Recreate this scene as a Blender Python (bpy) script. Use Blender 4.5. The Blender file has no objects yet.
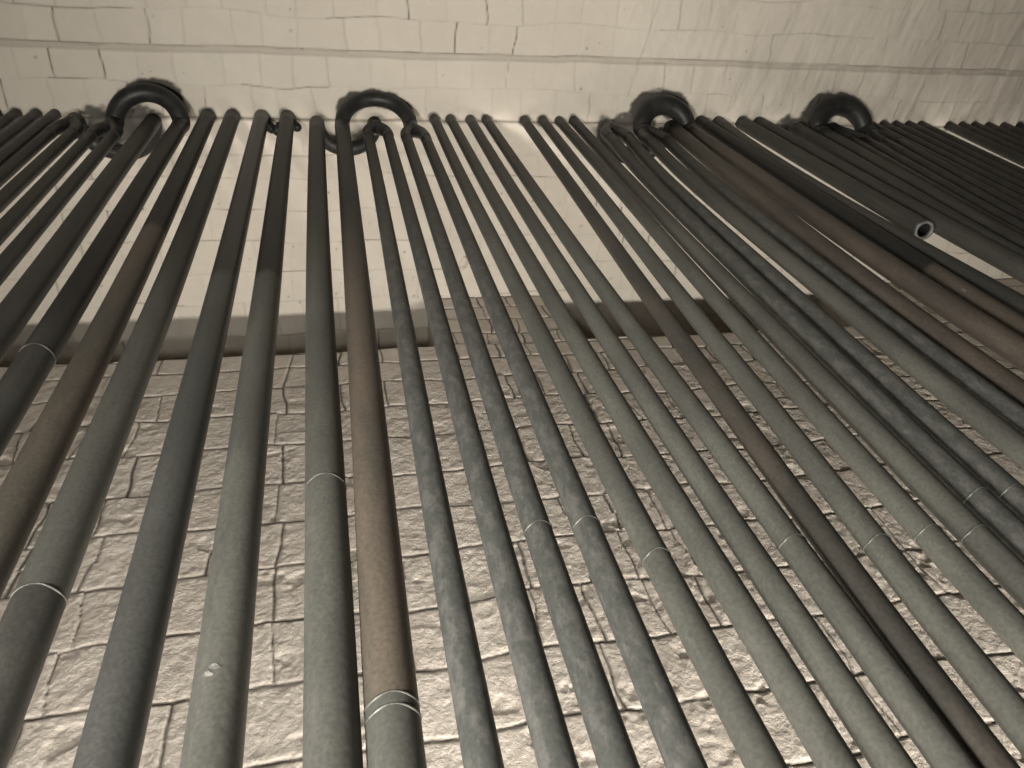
import bpy, math, random
import numpy as np
from mathutils import Vector, Matrix

random.seed(7)
rng = np.random.default_rng(11)
scene = bpy.context.scene
col = scene.collection
H = 6.14            # height of the brick roof above the floor
YT = 1.0            # plane of the tube bank
YW = 2.15           # face of the brick wall behind the tubes
ZS = 5.475          # height of the ledge where the slots under the roof open

# ------------------------------------------------------------------ materials
def new_mat(name):
    m = bpy.data.materials.new(name); m.use_nodes = True
    nt = m.node_tree
    return m, nt, nt.nodes['Principled BSDF'], nt.nodes, nt.links

def ramp(nt, fac, stops):
    r = nt.nodes.new('ShaderNodeValToRGB')
    els = r.color_ramp.elements
    els[0].position, els[0].color = stops[0][0], (*stops[0][1], 1)
    els[1].position, els[1].color = stops[-1][0], (*stops[-1][1], 1)
    for p, c in stops[1:-1]:
        e = els.new(p); e.color = (*c, 1)
    nt.links.new(fac, r.inputs['Fac'])
    return r.outputs['Color']

def noise(nt, vec, scale, detail=4, rough=.55):
    n = nt.nodes.new('ShaderNodeTexNoise')
    n.inputs['Scale'].default_value = scale
    n.inputs['Detail'].default_value = detail
    n.inputs['Roughness'].default_value = rough
    nt.links.new(vec, n.inputs['Vector'])
    return n.outputs['Fac']

def mix(nt, fac, a, b, mode='MIX'):
    m = nt.nodes.new('ShaderNodeMix'); m.data_type = 'RGBA'; m.blend_type = mode
    for s, v in ((0, fac), (6, a), (7, b)):
        if hasattr(v, 'is_linked'): nt.links.new(v, m.inputs[s])
        elif isinstance(v, (int, float)): m.inputs[s].default_value = v
        else: m.inputs[s].default_value = (*v, 1)
    return m.outputs[2]

def math_node(nt, op, a, b=0.0, clamp=False):
    m = nt.nodes.new('ShaderNodeMath'); m.operation = op; m.use_clamp = clamp
    for i, v in enumerate((a, b)):
        if hasattr(v, 'is_linked'): nt.links.new(v, m.inputs[i])
        else: m.inputs[i].default_value = v
    return m.outputs[0]

def pipe_material(name, dark, light, amount, scale, rough=.5, stretch=.25, black_top=True, spec=.5):
    """bare boiler tube: a base tone with mottled lighter scale, and black paint above a level of the tube's own"""
    m, nt, p, N, L = new_mat(name)
    geo = N.new('ShaderNodeNewGeometry')
    mp = N.new('ShaderNodeMapping'); mp.inputs['Scale'].default_value = (1, 1, stretch)
    L.new(geo.outputs['Position'], mp.inputs['Vector'])
    f = noise(nt, mp.outputs['Vector'], scale, 8, .65)
    lo = .62 - amount * .35
    c = ramp(nt, f, [(0.2, dark), (lo, dark), (lo + .12, light), (1, light)])
    fine = noise(nt, geo.outputs['Position'], 130, 3)
    c = mix(nt, .35, c, ramp(nt, fine, [(.3, (.35, .35, .35)), (.7, (.9, .9, .88))]), 'OVERLAY')
    if black_top:
        a = N.new('ShaderNodeAttribute'); a.attribute_type = 'OBJECT'; a.attribute_name = 'black_z'
        s = N.new('ShaderNodeAttribute'); s.attribute_type = 'OBJECT'; s.attribute_name = 'black_soft'
        sep = N.new('ShaderNodeSeparateXYZ'); L.new(geo.outputs['Position'], sep.inputs[0])
        wob = math_node(nt, 'MULTIPLY', math_node(nt, 'SUBTRACT', noise(nt, geo.outputs['Position'], 9, 3), .5), .05)
        d = math_node(nt, 'ADD', math_node(nt, 'SUBTRACT', sep.outputs['Z'], a.outputs['Fac']), wob)
        fac = math_node(nt, 'ADD', math_node(nt, 'DIVIDE', d, s.outputs['Fac']), .5, True)
        c = mix(nt, fac, c, (.0095, .0095, .009))  # goes near black above the level
    L.new(c, p.inputs['Base Color'])
    p.inputs['Roughness'].default_value = rough
    p.inputs['Specular IOR Level'].default_value = spec
    b = N.new('ShaderNodeBump'); b.inputs['Strength'].default_value = .12; b.inputs['Distance'].default_value = .004
    L.new(noise(nt, geo.outputs['Position'], 60, 5), b.inputs['Height']); L.new(b.outputs[0], p.inputs['Normal'])
    return m

M = {
 'grey':   pipe_material('pipe_grey', (.043, .044, .039), (.055, .056, .049), .5, 9, .5, spec=.2),
 'mottle': pipe_material('pipe_mottled', (.037, .039, .036), (.056, .056, .053), .46, 42, .52, .45, spec=.2),
 'rust':   pipe_material('pipe_rusty', (.043, .039, .032), (.062, .051, .040), .5, 5, .52, spec=.2),
 'brown':  pipe_material('pipe_brown', (.038, .033, .028), (.052, .044, .036), .5, 8, .52, spec=.2),
 'umber':  pipe_material('pipe_umber', (.027, .026, .023), (.042, .036, .030), .4, 4, .52, spec=.2),
 'dark':   pipe_material('pipe_dark', (.024, .024, .022), (.032, .032, .029), .5, 8, .5, spec=.2),
 'sheen':  pipe_material('pipe_smooth_dark', (.031, .032, .030), (.036, .037, .035), .5, 8, .42, spec=.25),
 'black':  pipe_material('pipe_black_paint', (.012, .012, .0118), (.019, .0195, .019), .5, 10, .45, 1, False, .22),
 'bead':   pipe_material('weld_bead_metal', (.042, .043, .038), (.075, .075, .066), .5, 30, .45, 1, False, .3),
 'cut':    pipe_material('sawn_edge', (.024, .024, .023), (.045, .045, .042), .5, 30, .5, 1, False, .4),
 'chalk':  pipe_material('chalk_mark', (.075, .075, .070), (.14, .14, .128), .5, 90, .8, 1, False, .1),
 'bore':   pipe_material('pipe_bore_black', (.006, .006, .006), (.010, .010, .010), .5, 10, .9, 1, False, .1),  # near black all over the inside of the open end
}

def brick_material(name, tones, joint, bump):
    """white-washed brick: colour from the clay and wash, dark open joints and soot from the mesh's own layout"""
    m, nt, p, N, L = new_mat(name)
    geo = N.new('ShaderNodeNewGeometry')
    big = noise(nt, geo.outputs['Position'], 2.2, 4)
    mid = noise(nt, geo.outputs['Position'], 14, 6, .6)
    c = ramp(nt, big, [(.3, tones[0]), (.7, tones[1])])
    c = mix(nt, .5, c, ramp(nt, mid, [(.25, tones[2]), (.75, tones[1])]))
    tile = N.new('ShaderNodeAttribute'); tile.attribute_name = 'tile'
    c = mix(nt, math_node(nt, 'MULTIPLY', tile.outputs['Fac'], .35), c, tones[3])
    crack = N.new('ShaderNodeAttribute'); crack.attribute_name = 'crack'
    c = mix(nt, crack.outputs['Fac'], c, joint)
    soot_shade = N.new('ShaderNodeAttribute'); soot_shade.attribute_name = 'soot_shade'
    c = mix(nt, soot_shade.outputs['Fac'], c, (.028, .026, .023))
    L.new(c, p.inputs['Base Color'])
    p.inputs['Roughness'].default_value = .85
    p.inputs['Specular IOR Level'].default_value = .25
    b = N.new('ShaderNodeBump'); b.inputs['Strength'].default_value = bump; b.inputs['Distance'].default_value = .01
    L.new(noise(nt, geo.outputs['Position'], 52, 8, .66), b.inputs['Height']); L.new(b.outputs[0], p.inputs['Normal'])
    return m

M['roof'] = brick_material('roof_brick', [(.435, .405, .350), (.50, .465, .405), (.42, .395, .335), (.415, .375, .320)], (.085, .073, .055), .25)
M['wall'] = brick_material('wall_brick', [(.54, .495, .435), (.63, .585, .52), (.43, .385, .335), (.48, .425, .365)], (.042, .035, .027), .9)

def plain_material(name, a, b, scale):
    m, nt, p, N, L = new_mat(name)
    geo = N.new('ShaderNodeNewGeometry')
    br = N.new('ShaderNodeTexBrick'); br.inputs['Scale'].default_value = scale
    br.inputs['Color1'].default_value = (*a, 1); br.inputs['Color2'].default_value = (*b, 1); br.inputs['Mortar'].default_value = (.1, .09, .07, 1)
    L.new(geo.outputs['Position'], br.inputs['Vector']); L.new(br.outputs['Color'], p.inputs['Base Color'])
    p.inputs['Roughness'].default_value = .9
    return m
M['floor'] = plain_material('floor_brick', (.20, .17, .14), (.16, .14, .11), 3)
M['side'] = plain_material('side_brick', (.10, .09, .075), (.085, .075, .06), 3)

# ------------------------------------------------------------------ mesh helpers
def link_mesh(name, verts, faces, mat, parent=None, smooth=True, attrs=None):
    me = bpy.data.meshes.new(name)
    verts = np.asarray(verts, dtype=np.float32)
    me.from_pydata(verts.tolist() if len(verts) < 5000 else verts, [], faces if isinstance(faces, list) else faces.tolist())
    if smooth:
        n = np.zeros(len(me.polygons), dtype=np.int32); me.polygons.foreach_get('loop_total', n)
        me.polygons.foreach_set('use_smooth', n <= 4)        # end caps stay flat
    for k, v in (attrs or {}).items():
        a = me.attributes.new(k, 'FLOAT', 'POINT'); a.data.foreach_set('value', np.asarray(v, dtype=np.float32))
    me.materials.append(M[mat])
    me.update()
    o = bpy.data.objects.new(name, me); col.objects.link(o)
    if parent is not None:
        o.parent = parent; o.matrix_parent_inverse = Matrix.Translation(parent.location).inverted()
    return o

def sweep(path, radii, sides=28, cap0=True, cap1=True):
    """a round tube along a list of points"""
    P = [Vector(p) for p in path]
    if not hasattr(radii, '__len__'): radii = [radii] * len(P)
    n = len(P); V = []; F = []
    t0 = (P[1] - P[0]).normalized()
    u = t0.orthogonal().normalized()
    for i in range(n):
        t = ((P[min(i + 1, n - 1)] - P[i]).normalized() + (P[i] - P[max(i - 1, 0)]).normalized()).normalized() if 0 < i < n - 1 else ((P[1] - P[0]) if i == 0 else (P[-1] - P[-2])).normalized()
        u = (u - t * u.dot(t)).normalized(); w = t.cross(u)
        for k in range(sides):
            a = 2 * math.pi * k / sides
            V.append(P[i] + (u * math.cos(a) + w * math.sin(a)) * radii[i])
    for i in range(n - 1):
        for k in range(sides):
            k2 = (k + 1) % sides
            F.append([i * sides + k, i * sides + k2, (i + 1) * sides + k2, (i + 1) * sides + k])
    if cap0: F.append(list(range(sides))[::-1])
    if cap1: F.append([(n - 1) * sides + k for k in range(sides)])
    return V, F

def join(*parts):
    V = []; F = []
    for v, f in parts:
        b = len(V); V += list(v); F += [[i + b for i in q] for q in f]
    return V, F

def catmull(pts, sub=6):
    P = [Vector(p) for p in pts]; out = []
    for i in range(len(P) - 1):
        p0 = P[max(i - 1, 0)]; p1 = P[i]; p2 = P[i + 1]; p3 = P[min(i + 2, len(P) - 1)]
        for k in range(sub):
            t = k / sub
            out.append(.5 * ((2 * p1) + (p2 - p0) * t + (2 * p0 - 5 * p1 + 4 * p2 - p3) * t * t + (3 * p1 - p0 - 3 * p2 + p3) * t ** 3))
    out.append(P[-1]); return out

# ------------------------------------------------------------------ the setting
def value_noise(x, y, scale, seed):
    g = np.random.default_rng(seed).random((257, 257))
    X = x * scale + 1000.37; Y = y * scale + 1000.61
    i = np.floor(X).astype(int); j = np.floor(Y).astype(int)
    fx = X - i; fy = Y - j
    fx = fx * fx * (3 - 2 * fx); fy = fy * fy * (3 - 2 * fy)
    i0 = i % 256; j0 = j % 256
    return (g[i0, j0] * (1 - fx) * (1 - fy) + g[i0 + 1, j0] * fx * (1 - fy) + g[i0, j0 + 1] * (1 - fx) * fy + g[i0 + 1, j0 + 1] * fx * fy) - .5

def fbm(x, y, scale, seed, oct=4, gain=.5):
    s = 0; a = 1
    for k in range(oct):
        s = s + a * value_noise(x, y, scale * 2 ** k, seed + k); a *= gain
    return s

def layout(x, y, rows, width, seed, stagger, wobx, woby):
    """irregular brick courses: returns distances to joints and per-brick random values"""
    r = np.random.default_rng(seed)
    xx = x + wobx * fbm(x, y, 3.0, seed + 20, 3)
    yy = y + woby * fbm(x, y, 2.6, seed + 40, 3)
    rows = np.asarray(rows)
    k = np.clip(np.searchsorted(rows, yy) - 1, 0, len(rows) - 2)
    dy = np.minimum(np.abs(yy - rows[k]), np.abs(rows[k + 1] - yy))
    near = np.where(np.abs(yy - rows[k]) < np.abs(rows[k + 1] - yy), k, k + 1)
    off = r.uniform(-stagger, stagger, len(rows))
    nb = 80
    jit = r.uniform(-.16, .16, (len(rows), nb)) * width
    u = (xx + 8) / width
    def edge(i): return i * width + off[k] + jit[k, np.clip(i, 0, nb - 1)] - 8
    i = np.floor(u - off[k] / width).astype(int)
    i = np.where(xx < edge(i), i - 1, i); i = np.where(xx >= edge(i + 1), i + 1, i)
    i = np.clip(i, 0, nb - 2)
    dl = xx - edge(i); dr = edge(i + 1) - xx
    dx = np.minimum(np.abs(dl), np.abs(dr))
    rv = r.random((len(rows), nb, 5))
    ie = np.where(np.abs(dl) < np.abs(dr), i, i + 1)
    cu = (dl - dr) / (dl + dr + 1e-6); cv = (yy - (rows[k] + rows[k + 1]) / 2) / (rows[k + 1] - rows[k])
    return dx, dy, rv[k, i], rv[k, ie, 4], r.random((len(rows) + 1, 64)), near, cu, cv

def smooth(e0, e1, v):
    t = np.clip((v - e0) / (e1 - e0), 0, 1); return t * t * (3 - 2 * t)

def grid_faces(nx, ny, keep=None):
    i, j = np.meshgrid(np.arange(nx - 1), np.arange(ny - 1), indexing='ij')
    f = np.stack([i * ny + j, (i + 1) * ny + j, (i + 1) * ny + j + 1, i * ny + j + 1], -1).reshape(-1, 4)
    return f if keep is None else f[keep.reshape(-1)]

X0, X1, Y0, Y1 = -4.5, 7.5, -3.2, 3.2    # extents of the furnace

# tops of every tube, for the soot ring where each one enters the roof
PIPE_TOPS = []
BENDS = []

def build_roof():
    xs = np.concatenate([np.linspace(X0, -2.2, 12)[:-1], np.arange(-2.2, 5.3, .008), np.linspace(5.3, X1, 12)])
    ys = np.concatenate([np.linspace(Y0, -.1, 12)[:-1], np.arange(-.1, 2.62, .007), np.linspace(2.63, Y1, 6)])
    x, y = np.meshgrid(xs, ys, indexing='ij')
    rows = [-3.4, -.42, -.22, -.03, .135, .30, .478, .655, .829, 1.003, 1.205, 1.335, 1.53, 1.728, 1.93, 2.135, 2.36, 2.6, 3.3]
    dx, dy, rv, ev, rowr, near, cu, cv = layout(x, y, rows, .197, 3, .09, .045, .035)
    rough_zone = smooth(1.15, 2.2, x + .25 * fbm(x, y, 1.2, 5)) * (1 - smooth(1.05, 1.25, y))
    z = np.full_like(x, 0.0)
    z += .0045 * (rv[..., 0] - .5) + .006 * cu * (rv[..., 1] - .5) + .006 * cv * (rv[..., 2] - .5)
    z += .004 * fbm(x, y, 6, 60, 4)
    z += rough_zone * (.009 * fbm(x * 2.2 + y * .5, y * .55, 5.5, 70, 3) + .006 * np.abs(fbm(x * 1.6 + y * .4, y * .6, 9, 75, 2)))
    gap_v = (1 - .8 * rough_zone) * (ev > .45) * smooth(.25, .45, fbm(x, y, 1.1, 80, 2) + ev * .6)
    hline = rowr[near, np.clip((x * 2.1 + 20).astype(int) % 64, 0, 63)]
    joint_v = np.maximum(np.exp(-(dx / .0036) ** 2) * gap_v, .16 * np.exp(-(dx / .006) ** 2))
    joint_h = np.exp(-(dy / .0038) ** 2) * np.where(hline > .45, .62, .16) * (1 - .5 * rough_zone) * (.4 + .6 * smooth(-.25, .25, fbm(x, y, 4, 90, 2)))
    crack = np.maximum(joint_v * (.55 + .45 * ev), joint_h)
    z += .006 * np.maximum(joint_v, joint_h)
    # the open, mortar-filled movement joint that runs across the roof
    yj = .655 + .016 * value_noise(x, x * 0, 1.7, 95) + .010 * value_noise(x, x * 0, 6, 96)
    dj = np.abs(y - yj)
    band = 1 - smooth(.012, .019, dj)
    z += .012 * band
    crack = np.maximum(crack * (1 - band), band * .28)
    crack = np.maximum(crack, np.exp(-((y - yj + .018) / .004) ** 2) * (.45 + .5 * value_noise(x, y, 5, 97)))
    # line of the tube slot
    ys_ = 1.012 + .012 * value_noise(x, x * 0, 4, 98)
    crack = np.maximum(crack, np.exp(-((y - ys_) / .006) ** 2) * .85)
    z += .01 * np.exp(-((y - ys_) / .008) ** 2)
    # pinholes and spots
    spots = np.zeros_like(x)
    r = np.random.default_rng(31)
    for _ in range(330):
        sx = r.uniform(-1.8, 3.0); sy = r.uniform(.3, 2.1) if r.random() < .15 else r.uniform(1.03, 2.15); sr = r.uniform(.003, .0075)
        m = (np.abs(xs - sx) < .03); n = (np.abs(ys - sy) < .03)
        if m.any() and n.any():
            ix = np.where(m)[0]; iy = np.where(n)[0]; sl = np.ix_(ix, iy)
            spots[sl] = np.maximum(spots[sl], np.exp(-(((x[sl] - sx) ** 2 + (y[sl] - sy) ** 2) / sr ** 2)) * r.uniform(.3, .9))
    # the chipped hole between two of the thin tubes
    hole = np.exp(-(((x - .782 + .35 * (y - 1.9)) / .024) ** 2 + ((y - 1.90) / .05) ** 2) ** 2)
    z += .02 * hole
    crack = np.maximum(crack, spots); crack = np.maximum(crack, hole * smooth(-.25, .05, fbm(x, y, 14, 77)))
    # black paint sprayed past the tubes on to the roof
    soot_shade = np.zeros_like(x)
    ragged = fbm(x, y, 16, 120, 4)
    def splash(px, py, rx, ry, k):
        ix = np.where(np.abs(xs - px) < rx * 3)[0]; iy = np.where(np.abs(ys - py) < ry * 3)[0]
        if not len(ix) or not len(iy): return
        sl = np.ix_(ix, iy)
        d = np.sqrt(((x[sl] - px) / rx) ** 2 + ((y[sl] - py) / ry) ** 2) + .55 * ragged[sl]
        soot_shade[sl] = np.maximum(soot_shade[sl], k * (1 - smooth(.82, 1.18, d)))
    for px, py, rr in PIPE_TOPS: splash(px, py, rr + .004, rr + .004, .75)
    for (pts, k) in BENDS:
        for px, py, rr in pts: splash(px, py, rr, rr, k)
    V = np.stack([x, y, H + z], -1).reshape(-1, 3)
    o = link_mesh('ceiling', V, grid_faces(len(xs), len(ys))[:, ::-1], 'roof', attrs={'crack': np.clip(crack, 0, 1).ravel(), 'soot_shade': np.clip(soot_shade, 0, 1).ravel(), 'tile': rv[..., 3].ravel()})
    o['kind'] = 'structure'

def build_wall():
    xs = np.concatenate([np.linspace(X0, -2.0, 14)[:-1], np.arange(-2.0, 3.4, .0055), np.arange(3.4, 4.6, .02), np.linspace(4.6, X1, 16)])
    zs = np.concatenate([np.linspace(0, 2.3, 12)[:-1], np.arange(2.3, H + .004, .0055)])
    zs[np.argmin(np.abs(zs - ZS))] = ZS
    x, z = np.meshgrid(xs, zs, indexing='ij')
    rows = [-.4, 0, .27, .54, .81, 1.08, 1.35, 1.62, 1.89, 2.16, 2.43, 2.70, 2.958, 3.222, 3.49, 3.768, 4.03, 4.29, 4.58, 4.845, 5.10, 5.31, 5.475, 5.62, 5.81, 5.98, 6.15, 6.5]
    dx, dz, rv, ev, rowr, near, cu, cv = layout(x, z, rows, .226, 9, .05, .05, .045)
    low = 1 - smooth(4.6, 5.6, z)            # the lower courses are the more battered ones
    d = .006 * (rv[..., 0] - .5) + .006 * cu * (rv[..., 1] - .5) + .005 * cv * (rv[..., 2] - .5)
    d += (.001 + .0030 * low) * fbm(x, z, 5, 160, 3, .5) + (.001 + .0026 * low) * fbm(x * 1.2, z, 24, 165, 4, .6)
    ridge = np.abs(fbm(x * 1.0, z * .8, 7, 170, 4, .55))
    d += (.003 + .011 * low) * np.maximum(0, .22 - ridge) * smooth(-.15, .25, fbm(x, z, 3, 180, 2))
    d -= .006 * low * smooth(.28, .5, fbm(x, z, 9, 190, 3))
    wv = .0036 * (.6 + ev)
    jv = np.exp(-(dx / wv) ** 2) * (ev > .12)
    jh = np.exp(-(dz / .0052) ** 2) * (.6 + .4 * smooth(-.3, .2, fbm(x, z, 5, 200, 3)))
    edge = np.exp(-(np.minimum(dx, dz) / .012) ** 2)
    d -= .0015 * edge + .007 * np.maximum(jv, jh)
    crack = np.clip(np.maximum(jv * (.65 + .35 * ev), jh), 0, 1)
    top = np.exp(-((z - 6.128) / .014) ** 2)
    crack = np.maximum(crack, top * .55)
    xc = (xs[:-1] + xs[1:]) / 2; zc = (zs[:-1] + zs[1:]) / 2
    solid = (zc[None, :] < ZS) | ((xc[:, None] > PIER[0][0]) & (xc[:, None] < PIER[0][1])) | (xc[:, None] > PIER[1][0])
    V = np.stack([x, YW - d, z], -1).reshape(-1, 3)
    F = grid_faces(len(xs), len(zs), solid)
    att = {'crack': crack.ravel(), 'soot_shade': np.zeros(crack.size), 'tile': rv[..., 3].ravel()}
    # the slots: ledge on top of the wall, cheeks of the piers, wall at the back
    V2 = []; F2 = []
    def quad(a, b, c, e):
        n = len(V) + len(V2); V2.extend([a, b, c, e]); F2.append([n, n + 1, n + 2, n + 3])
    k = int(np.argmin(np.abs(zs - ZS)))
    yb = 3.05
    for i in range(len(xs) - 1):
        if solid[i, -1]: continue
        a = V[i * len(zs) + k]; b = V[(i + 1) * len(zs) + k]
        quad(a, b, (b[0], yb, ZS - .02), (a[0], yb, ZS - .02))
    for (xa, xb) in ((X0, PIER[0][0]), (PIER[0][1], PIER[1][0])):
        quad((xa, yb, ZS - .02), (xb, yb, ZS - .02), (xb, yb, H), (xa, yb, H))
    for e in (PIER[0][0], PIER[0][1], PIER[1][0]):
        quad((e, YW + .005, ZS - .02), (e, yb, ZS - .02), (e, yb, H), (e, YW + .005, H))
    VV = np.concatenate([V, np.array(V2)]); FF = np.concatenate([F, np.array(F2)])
    for kk in att: att[kk] = np.concatenate([att[kk], np.full(len(V2), .3 if kk == 'tile' else (.25 if kk == 'soot_shade' else 0))])  # slot faces coloured darker to cut bounce and deepen the shade there
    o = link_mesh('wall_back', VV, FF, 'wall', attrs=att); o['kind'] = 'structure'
PIER = [(.545, 1.395), (3.45, X1)]

def slab(name, a, b, mat):
    (x0, y0, z0), (x1, y1, z1) = a, b
    V = [(x, y, z) for x in (x0, x1) for y in (y0, y1) for z in (z0, z1)]
    F = [[0, 1, 3, 2], [4, 6, 7, 5], [0, 4, 5, 1], [2, 3, 7, 6], [0, 2, 6, 4], [1, 5, 7, 3]]
    o = link_mesh(name, V, F, mat, smooth=False); o['kind'] = 'structure'

# ------------------------------------------------------------------ tubes
RB, RS = .0405, .0276        # radii of the thick and the thin tubes
Z0U, Z0L = 5.95, 6.0        # where the upper and lower return bends begin
ROOT = None

def lean(xtop):
    """path of a tube that stands away to the right: it leans slightly and straightens low down"""
    s = .03 + .012 * xtop * xtop
    zb = max(2.0, .95 * xtop + .9)
    return [(zb, xtop - s * (H - zb)), (0, xtop - s * (H - zb) - .01)]

def axis(nodes, xtop, ztop, zbot=0.0):
    """points of a tube's axis from the top down; nodes = [(z, x), ...]"""
    pts = [(ztop, xtop)] + [n for n in nodes if n[0] < ztop - .15]
    if pts[-1][0] > zbot + .01:
        pts.append((zbot, pts[-1][1] + (0 if len(pts) < 3 else (pts[-1][1] - pts[-2][1]) * .3)))
    return [Vector((x, YT, z)) for z, x in pts]

def x_at(path, z):
    for a, b in zip(path, path[1:]):
        if b.z <= z <= a.z: return a.x + (b.x - a.x) * (a.z - z) / (a.z - b.z)
    return path[-1].x

def resample(path, step=.18):
    P = catmull(path, 1) if len(path) < 3 else path
    out = []
    z = path[0].z
    while z > path[-1].z + step * .5:
        out.append(Vector((x_at(path, z), YT, z))); z -= step
    out.append(path[-1].copy())
    # relax the kinks between straight stretches
    for _ in range(6):
        for i in range(1, len(out) - 1): out[i].x = (out[i - 1].x + 2 * out[i].x + out[i + 1].x) / 4
    return out

def empty(name, loc, label, group):
    o = bpy.data.objects.new(name, None); col.objects.link(o); o.location = loc
    o.empty_display_size = .1
    o['label'] = label; o['category'] = 'pipe'
    if group: o['group'] = group
    return o

def shaft(name, nodes, xtop, ztop, r, mat, parent, black_top=None, zbot=0.0, mark=True, second=None):
    path = resample(axis(nodes, xtop, ztop, zbot))
    pieces = [(path, mat, None)]
    if second:
        # the tube is made of two lengths of different steel, welded end to end
        zj, mat2, lab = second
        cut = Vector((x_at(path, zj), YT, zj))
        pieces = [([p for p in path if p.z > zj + .01] + [cut], mat, None), ([cut] + [p for p in path if p.z < zj - .01], mat2, lab)]
    for pp, mm, lab in pieces:
        V, F = sweep(pp, r, 28, not second or pp[0] is path[0], not second or pp[-1] is path[-1])
        o = link_mesh(name, V, F, mm, parent)
        o['black_z'], o['black_soft'] = black_top or (6.6, 1.0)
        if lab: o['label'] = lab
    if mark and ztop > H - .01: PIPE_TOPS.append((xtop, YT, r))
    return path

def bead(path, z, r, parent, double=False):
    V = []; F = []
    x = x_at(path, z)
    for dz in ((0, -.021) if double else (0,)):
        ring = [Vector((x + (r - .0015) * math.cos(a), YT + (r - .0015) * math.sin(a), z + dz + .0025 * math.sin(3 * a))) for a in np.linspace(0, 2 * math.pi, 33)]
        rad = [.0027 + .0006 * math.sin(7 * i) for i in range(33)]; rad[-1] = rad[0]
        V, F = join((V, F), sweep(ring, rad, 8, False, False))
    link_mesh('weld_bead', V, F, 'bead', parent)

def scuff(path, r, parent, z, ang, w, h, seed):
    """chalky white mark rubbed on to the tube's surface"""
    q = random.Random(seed); V = []; F = []
    for b in range(5):
        cz = z + q.uniform(-.5, .5) * h; ca = ang + q.uniform(-.5, .5) * w / r
        n0 = len(V); n = 9
        for k in range(n):
            t = 2 * math.pi * k / n; rr = q.uniform(.5, 1)
            a = ca + math.cos(t) * rr * w * .4 / r; zz = cz + math.sin(t) * rr * h * .33
            V.append((x_at(path, zz) + (r + .0007) * math.sin(a), YT - (r + .0007) * math.cos(a), zz))
        F.append(list(range(n0, n0 + n)))
    o = link_mesh('scuff_mark', V, F, 'chalk', parent); o['label'] = 'white scuff'

def single(label, xtop, nodes, r, mat, group, black_top=None, ring=None, lug=None, double=False, second=None, fleck=None):
    e = empty('pipe', (xtop, YT, 0), label, group)
    path = shaft('shaft', nodes, xtop, H + .004, r, mat, e, black_top, second=second)
    if fleck: scuff(path, r, e, *fleck)
    if ring: bead(path, ring, r, e, double)
    if lug:
        for s, z, dy in lug:
            # broken stub of a spacer welded to the side of the tube
            p0 = Vector((x_at(path, z) + s * r * .7, YT + dy * .6, z))
            q = [p0, p0 + Vector((s * .014, dy, .008)), p0 + Vector((s * .026, dy * 1.6, .006)), p0 + Vector((s * .034, dy * 2, -.008))]
            V, F = sweep(catmull(q, 4), [.030, .030, .029, .030, .028, .027, .028, .026, .025, .024, .021, .017, .010], 12)
            link_mesh('spacer_stub', V, F, 'black', e)
    return e

def arc(xa, xb, z0, tilt, away):
    """return bend between two tubes: half circle leaning into the room or behind the bank"""
    xm = (xa + xb) / 2; R = abs(xb - xa) / 2; sx = 1 if xb > xa else -1
    u = Vector((0, (1 if away else -1) * math.sin(tilt), math.cos(tilt)))
    pts = [Vector((xa, YT, z0 - .10)), Vector((xa, YT, z0 - .05))]
    for k in range(0, 13):
        a = math.pi * k / 12
        s = math.sin(a)
        pts.append(Vector((xm - sx * R * math.cos(a), YT, z0)) + u * (R * s * (.985 if 0 < k < 12 else 1)))
    pts += [Vector((xb, YT, z0 - .05)), Vector((xb, YT, z0 - .10))]
    return catmull(pts, 4)

def branched(label, riser, stem_x, branches, away, group, riser_mat, branch_mat, black_top=None, rings=None, branch_black=None, tilt=38, fat=0, halo=.006, rb=RS, second=None, drift=0):
    """thick riser, return bend and Y fork into two thin tubes: all welded into one piece"""
    xr, rnodes = riser
    e = empty('branched_pipe', (xr, YT, 0), label, group)
    z0 = Z0L if away else Z0U
    rings = rings or {}
    path = shaft('riser', rnodes, xr, z0 - .05, RB, riser_mat, e, black_top, second=second)
    if 'riser' in rings: bead(path, rings['riser'], RB, e, rings.get('double', False))
    bp = arc(xr, stem_x, z0, math.radians(75 if away else tilt), away)
    V, F = sweep(bp, [RB + fat * math.sin(math.pi * i / (len(bp) - 1)) ** .7 for i in range(len(bp))], 26)
    link_mesh('return_bend', V, F, 'black', e)
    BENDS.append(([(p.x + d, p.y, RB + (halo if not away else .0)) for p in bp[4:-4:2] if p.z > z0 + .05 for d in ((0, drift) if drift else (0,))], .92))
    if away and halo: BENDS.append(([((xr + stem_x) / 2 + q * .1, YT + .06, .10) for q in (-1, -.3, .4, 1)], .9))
    legs = []
    for bx, _ in branches:
        s = bx - stem_x
        q = [Vector((stem_x, YT, z0 - .07)), Vector((stem_x + s * .28, YT, z0 - .105)), Vector((stem_x + s * .82, YT, z0 - .165)), Vector((bx, YT, z0 - .23)), Vector((bx, YT, z0 - .29))]
        c = catmull(q, 5); n = len(c)
        legs.append(sweep(c, [RB + (rb + .0022 - RB) * min(1, i / (n - 1) * 1.5) for i in range(n)], 22))
    V, F = join(*legs)
    link_mesh('fork', V, F, 'black', e)
    for i, (bx, bn) in enumerate(branches):
        path = shaft('branch', bn, bx, z0 - .27, rb, branch_mat[i], e, branch_black)  # thin branches can fade to black over a long stretch upwards
        if i in rings: bead(path, rings[i], rb, e)
    return e

THICK = 'thick pipes standing under the roof'
THIN = 'thin pipes standing under the roof'
FORKED = 'branched pipes with return bends'

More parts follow.
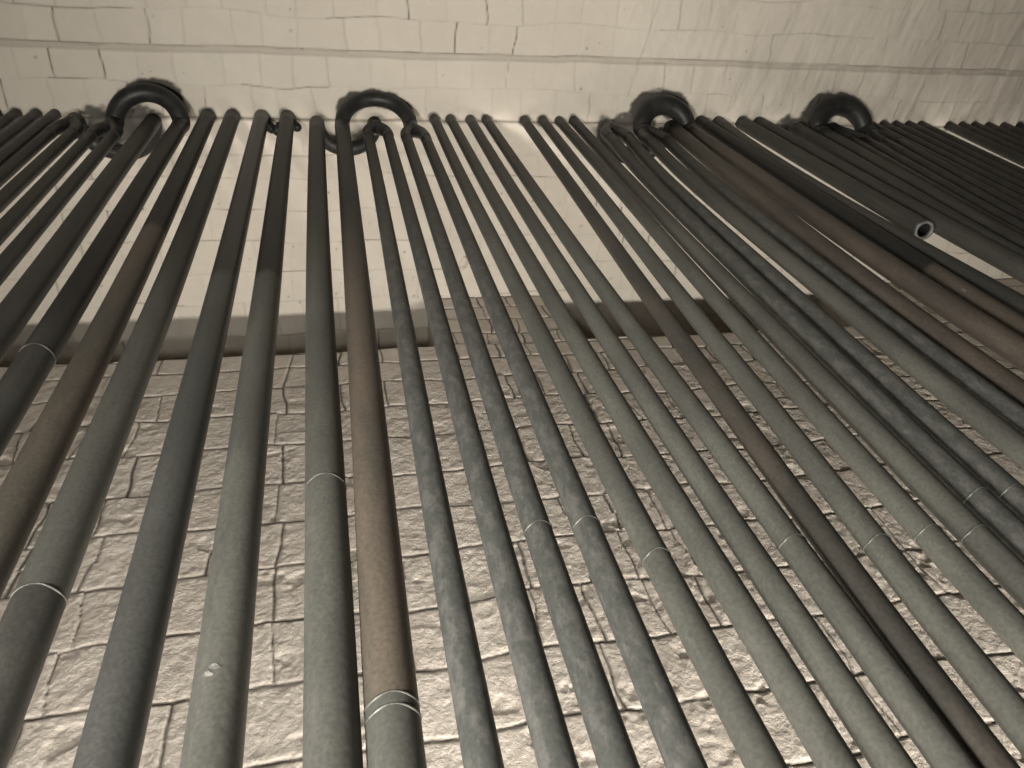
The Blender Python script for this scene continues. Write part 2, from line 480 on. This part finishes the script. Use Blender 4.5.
# far left: thin tubes
for xt, lab in ((-1.715, 'thin black pipe at the far left end of the row'), (-1.62, 'thin black pipe, second from the far left end of the row'),
                (-1.525, 'thin black pipe, third from the far left end of the row'), (-1.435, 'thin black pipe just left of the leftmost forked pipe')):
    single(lab, xt, [(4.93, xt + .03), (3.7, xt + .05)], RS, 'black', THIN)
branched('branched pipe whose low bend hides behind the left hoop', (-.925, [(4.93, -.918), (3.75, -.890)]), -1.30, [(-1.35, [(4.93, -1.335), (3.7, -1.31)]), (-1.25, [(4.93, -1.240), (3.7, -1.22)])],
         True, FORKED, 'dark', ('dark', 'dark'), halo=.01)
branched('branched pipe with the black return bend hoop at the left', (-.780, [(4.93, -.776), (3.74, -.759)]), -1.105, [(-1.155, [(4.93, -1.141), (3.7, -1.12)]), (-1.055, [(4.93, -1.040), (3.7, -1.02)])],
         False, FORKED, 'dark', ('dark', 'dark'), black_top=(3.55, .35), rings={'riser': 3.39}, tilt=60, fat=.007, halo=.012)
# thick tubes between the left and the middle hoop
single('first thick pipe to the right of the left hoop, olive below a black top', -.668, [(4.93, -.645), (3.73, -.629)], RB, 'rust', THICK, (4.266, .05))
single('second thick pipe right of the left hoop, with a pale weld ring low down', -.540, [(4.92, -.525), (3.72, -.513), (2.80, -.519)], RB, 'grey', THICK, (3.9, .9), 2.534, second=(2.532, 'dark', 'darker lower length below the weld'))
single('third thick pipe right of the left hoop, smooth dark grey', -.385, [(4.92, -.371), (3.70, -.357), (2.77, -.352), (2.32, -.347)], RB, 'sheen', THICK, (3.827, .06), lug=[(1, 6.03, .02)])
single('fourth thick pipe right of the left hoop, plain grey with a white scuff low down', -.247, [(4.92, -.238), (3.69, -.225), (2.75, -.220), (2.29, -.210)], RB, 'grey', THICK, (3.817, .05), lug=[(-1, 5.98, .02), (1, 6.0, .012)], fleck=(2.315, -.17, .018, .018, 4))
branched('branched pipe with the low hanging bend behind the middle hoop', (-.085, [(4.92, -.081), (3.68, -.071), (2.73, -.057), (2.27, -.050)]), .228, [(.180, [(4.92, .179), (3.66, .167), (2.70, .154), (2.23, .151)]), (.284, [(4.91, .278), (3.65, .268), (2.69, .256), (2.21, .253)])],
         True, FORKED, 'grey', ('mottle', 'mottle'), black_top=(4.2, 1.2), rings={'riser': 2.765}, branch_black=(4.6, 1.4), halo=0)
branched('rust-brown branched pipe with the big hoop in the middle', (.050, [(4.92, .049), (3.67, .045), (2.72, .038), (2.25, .033)]), .426, [(.378, [(4.91, .370), (3.64, .354), (2.68, .340), (2.20, .337)]), (.478, [(4.91, .469), (3.63, .452), (2.66, .438), (2.18, .431)])],
         False, FORKED, 'rust', ('mottle', 'mottle'), black_top=(4.1, .9), rings={'riser': 2.234, 'double': True, 0: 2.58, 1: 2.579}, branch_black=(4.6, 1.4), second=(2.236, 'grey', 'grey green lower length below the double weld'))
# thin tubes right of the middle hoop
for k, (xt, nodes, ring, mat, lab) in enumerate((
    (.581, [(4.91, .557), (3.62, .546), (2.65, .539), (2.16, .545)], 2.473, 'grey', 'first thin pipe right of the middle hoop and its fork'),
    (.677, [(4.91, .652), (3.62, .637), (2.63, .642), (2.15, .649)], None, 'grey', 'second thin pipe right of the middle hoop, without a visible weld ring'),
    (.793, [(4.91, .757), (3.61, .733), (2.62, .728), (2.13, .728)], None, 'grey', 'third thin pipe right of the middle hoop, second left of the wide gap'),
    (.890, [(4.91, .854), (3.60, .826), (2.61, .827), (2.13, .815)], 2.47, 'grey', 'thin pipe forming the left edge of the wide gap'),
    (1.122, [(4.90, 1.045), (3.59, .960), (2.60, .903), (2.1, .872)], None, 'umber', 'brownish thin pipe forming the right edge of the wide gap'),
    (1.236, [(4.90, 1.149), (3.58, 1.061), (2.58, 1.006), (2.10, .960)], 2.445, 'grey', 'second thin pipe right of the wide gap, olive grey with a weld ring'),
    (1.338, [(4.90, 1.261), (3.57, 1.175), (2.57, 1.119), (2.10, 1.095)], 2.455, 'grey', 'third thin pipe right of the wide gap, with a bright weld ring'),
    (1.430, [(5.60, 1.39), (4.93, 1.345), (4.0, 1.290), (2.57, 1.218), (2.1, 1.19)], 2.436, 'grey', 'fourth thin pipe right of the wide gap, beside the right forks'))):
    single(lab, xt, nodes, RS if xt < 1.4 else .030, mat, THIN, (4.9, 1.6), ring)  # long fade to black towards the top
branched('branched pipe whose low fork stands left of the third hoop', (2.005, [(4.93, 1.885), (4.12, 1.822), (3.5, 1.766), (3.0, 1.738)]), 1.590, [(1.530, [(4.93, 1.437), (4.0, 1.392), (2.57, 1.303), (2.1, 1.275)]), (1.635, [(4.93, 1.527), (4.0, 1.474), (3.26, 1.436), (2.58, 1.388), (2.1, 1.37)])],
         True, FORKED, 'brown', ('mottle', 'mottle'), rings={0: 2.541, 1: 2.542}, branch_black=(4.9, 1.5), rb=.0315, halo=.01)
branched('branched pipe with the third hoop from the left', (2.095, [(4.93, 2.042), (4.4, 2.002), (3.9, 1.972), (3.5, 1.956), (3.1, 1.945)]), 1.800, [(1.740, [(4.93, 1.645), (4.0, 1.607), (3.26, 1.574), (2.6, 1.540)]), (1.850, [(4.93, 1.752), (4.0, 1.702), (3.52, 1.672), (2.85, 1.645)])],
         False, FORKED, 'brown', ('grey', 'mottle'), branch_black=(4.9, 1.5), tilt=58, fat=.019, halo=.024, drift=.035, rb=.0315)
# thick tubes between the third and the fourth hoop
single('first thick pipe right of the third hoop, blackened, with one white speck', 2.265, [(3.7, 2.090), (3.3, 2.06)], RB, 'brown', THICK, (3.72, .03), fleck=(3.51, -.8, .008, .014, 5))
single('second thick pipe right of the third hoop, left of the sawn-off one', 2.385, [(5.5, 2.278), (4.4, 2.205), (3.5, 2.205)], RB, 'dark', THICK)

def broken():
    e = empty('pipe', (2.55, YT, 4.16), 'sawn-off thick pipe whose open end hangs free at the right', THICK)
    path = [Vector((2.548, YT, H + .004)), Vector((2.468, YT, 5.1)), Vector((2.397, YT, 4.16))]
    P = resample(path, .12)
    V, F = sweep(P, RB, 32, True, False)
    n = len(P)
    # wall thickness at the cut and the bore going up inside
    tip = P[-1]; up = (P[-2] - tip).normalized()
    ri = .030
    Vi, Fi = sweep([tip, tip + up * .35], ri, 32, False, True)
    o = link_mesh('shaft', *join((V, F)), 'dark', e); o['black_z'] = 6.6; o['black_soft'] = 1.0
    ring = []; RF = []
    for k in range(32):
        a = V[(n - 1) * 32 + k]; d = (a - tip).normalized()
        ring += [a + up * .012 + d * .0012, a - up * .003 + d * .001, tip + d * ri - up * .003, tip + d * (ri - .001) + up * .01]
    for k in range(32):
        k2 = (k + 1) % 32
        for j in range(3): RF.append([k * 4 + j, k2 * 4 + j, k2 * 4 + j + 1, k * 4 + j + 1])
    o = link_mesh('cut_rim', ring, RF, 'cut', e)
    o = link_mesh('bore', Vi, [f[::-1] for f in Fi], 'bore', e); o['label'] = 'black bore of the open end'
    PIPE_TOPS.append((2.548, YT, RB))
broken()
single('thick pipe directly right of the sawn-off one', 2.668, [(4.13, 2.515), (3.6, 2.49), (3.2, 2.47)], RB, 'dark', THICK, (6.0, 3.0))
branched('branched pipe whose low bend hides behind the fourth hoop', (2.850, lean(2.850)), 3.105, [(3.055, lean(3.055)), (3.155, lean(3.155))], True, FORKED, 'dark', ('black', 'black'), black_top=(6.0, 2.5), halo=.01)
branched('branched pipe with the rightmost hoop', (2.975, lean(2.975)), 3.310, [(3.260, lean(3.260)), (3.360, lean(3.360))], False, FORKED, 'dark', ('black', 'black'), tilt=58, fat=.025, halo=.018, drift=.045)
for xt, lab in ((3.475, 'thin pipe directly right of the rightmost hoop'), (3.575, 'second thin pipe right of the rightmost hoop'), (3.675, 'third thin pipe right of the rightmost hoop'),
                (3.775, 'fourth thin pipe right of the rightmost hoop'), (3.87, 'thin pipe left of the narrow bright gap at the far right'),
                (4.085, 'thin pipe right of the narrow bright gap at the far right'), (4.190, 'second thin pipe right of the far right gap'),
                (4.295, 'third thin pipe right of the far right gap'), (4.400, 'fourth thin pipe right of the far right gap'),
                (4.530, 'thin pipe second from the far right end of the row'), (4.660, 'thin pipe at the far right end of the row')):
    single('dark ' + lab, xt, lean(xt), RS, 'black', THIN)

build_roof()
build_wall()
slab('floor', (X0, Y0, -.2), (X1, Y1, 0), 'floor')
slab('wall_left', (X0 - .2, Y0, 0), (X0, Y1, H), 'side')
slab('wall_right', (X1, Y0, 0), (X1 + .2, Y1, H), 'side')
slab('wall_front', (X0, Y0 - .2, 0), (X1, Y0, H), 'side')

# ------------------------------------------------------------------ light: three work lamps standing on the furnace floor
def area(name, loc, aim, sx, sy, power, color, spread=180):
    l = bpy.data.lights.new(name, 'AREA'); l.shape = 'RECTANGLE'; l.size = sx; l.size_y = sy
    l.energy = power; l.color = color; l.spread = math.radians(spread)
    o = bpy.data.objects.new(name, l); col.objects.link(o); o.location = loc
    o.rotation_euler = (Vector(aim) - Vector(loc)).to_track_quat('-Z', 'Y').to_euler()
area('lamp_behind_tubes', (1.5, 1.6, .25), (1.5, 1.66, 6), 3.8, .22, 360, (1, .935, .85))
area('lamp_in_front', (-.55, .50, .25), (-.55, .62, 6), 1.6, .3, 150, (1, .935, .85))
area('lamp_at_the_left', (-1.0, 0, .9), (.3, .95, 3.0), .4, .4, 75, (1, .94, .86), 100)

w = bpy.data.worlds.new('World'); scene.world = w; w.use_nodes = True
w.node_tree.nodes['Background'].inputs['Color'].default_value = (.01, .009, .008, 1)

# ------------------------------------------------------------------ camera
cam = bpy.data.cameras.new('camera'); co = bpy.data.objects.new('camera', cam); col.objects.link(co)
right = Vector((.97642872, -.05717491, -.20812975)); up = Vector((.05886886, -.85717349, .51165229)); fwd = Vector((.20765697, .51184435, .83360299))
rot = Matrix((right, up, -fwd)).transposed()
co.matrix_world = Matrix.Translation((0, 0, 1.5)) @ rot.to_4x4()
cam.sensor_width = 36; cam.lens = 769 / 1024 * 36; cam.clip_start = .01
scene.camera = co
vs = scene.view_settings
vs.view_transform = 'Standard'; vs.look = 'None'; vs.gamma = 1; vs.exposure = -.1; vs.use_curve_mapping = False
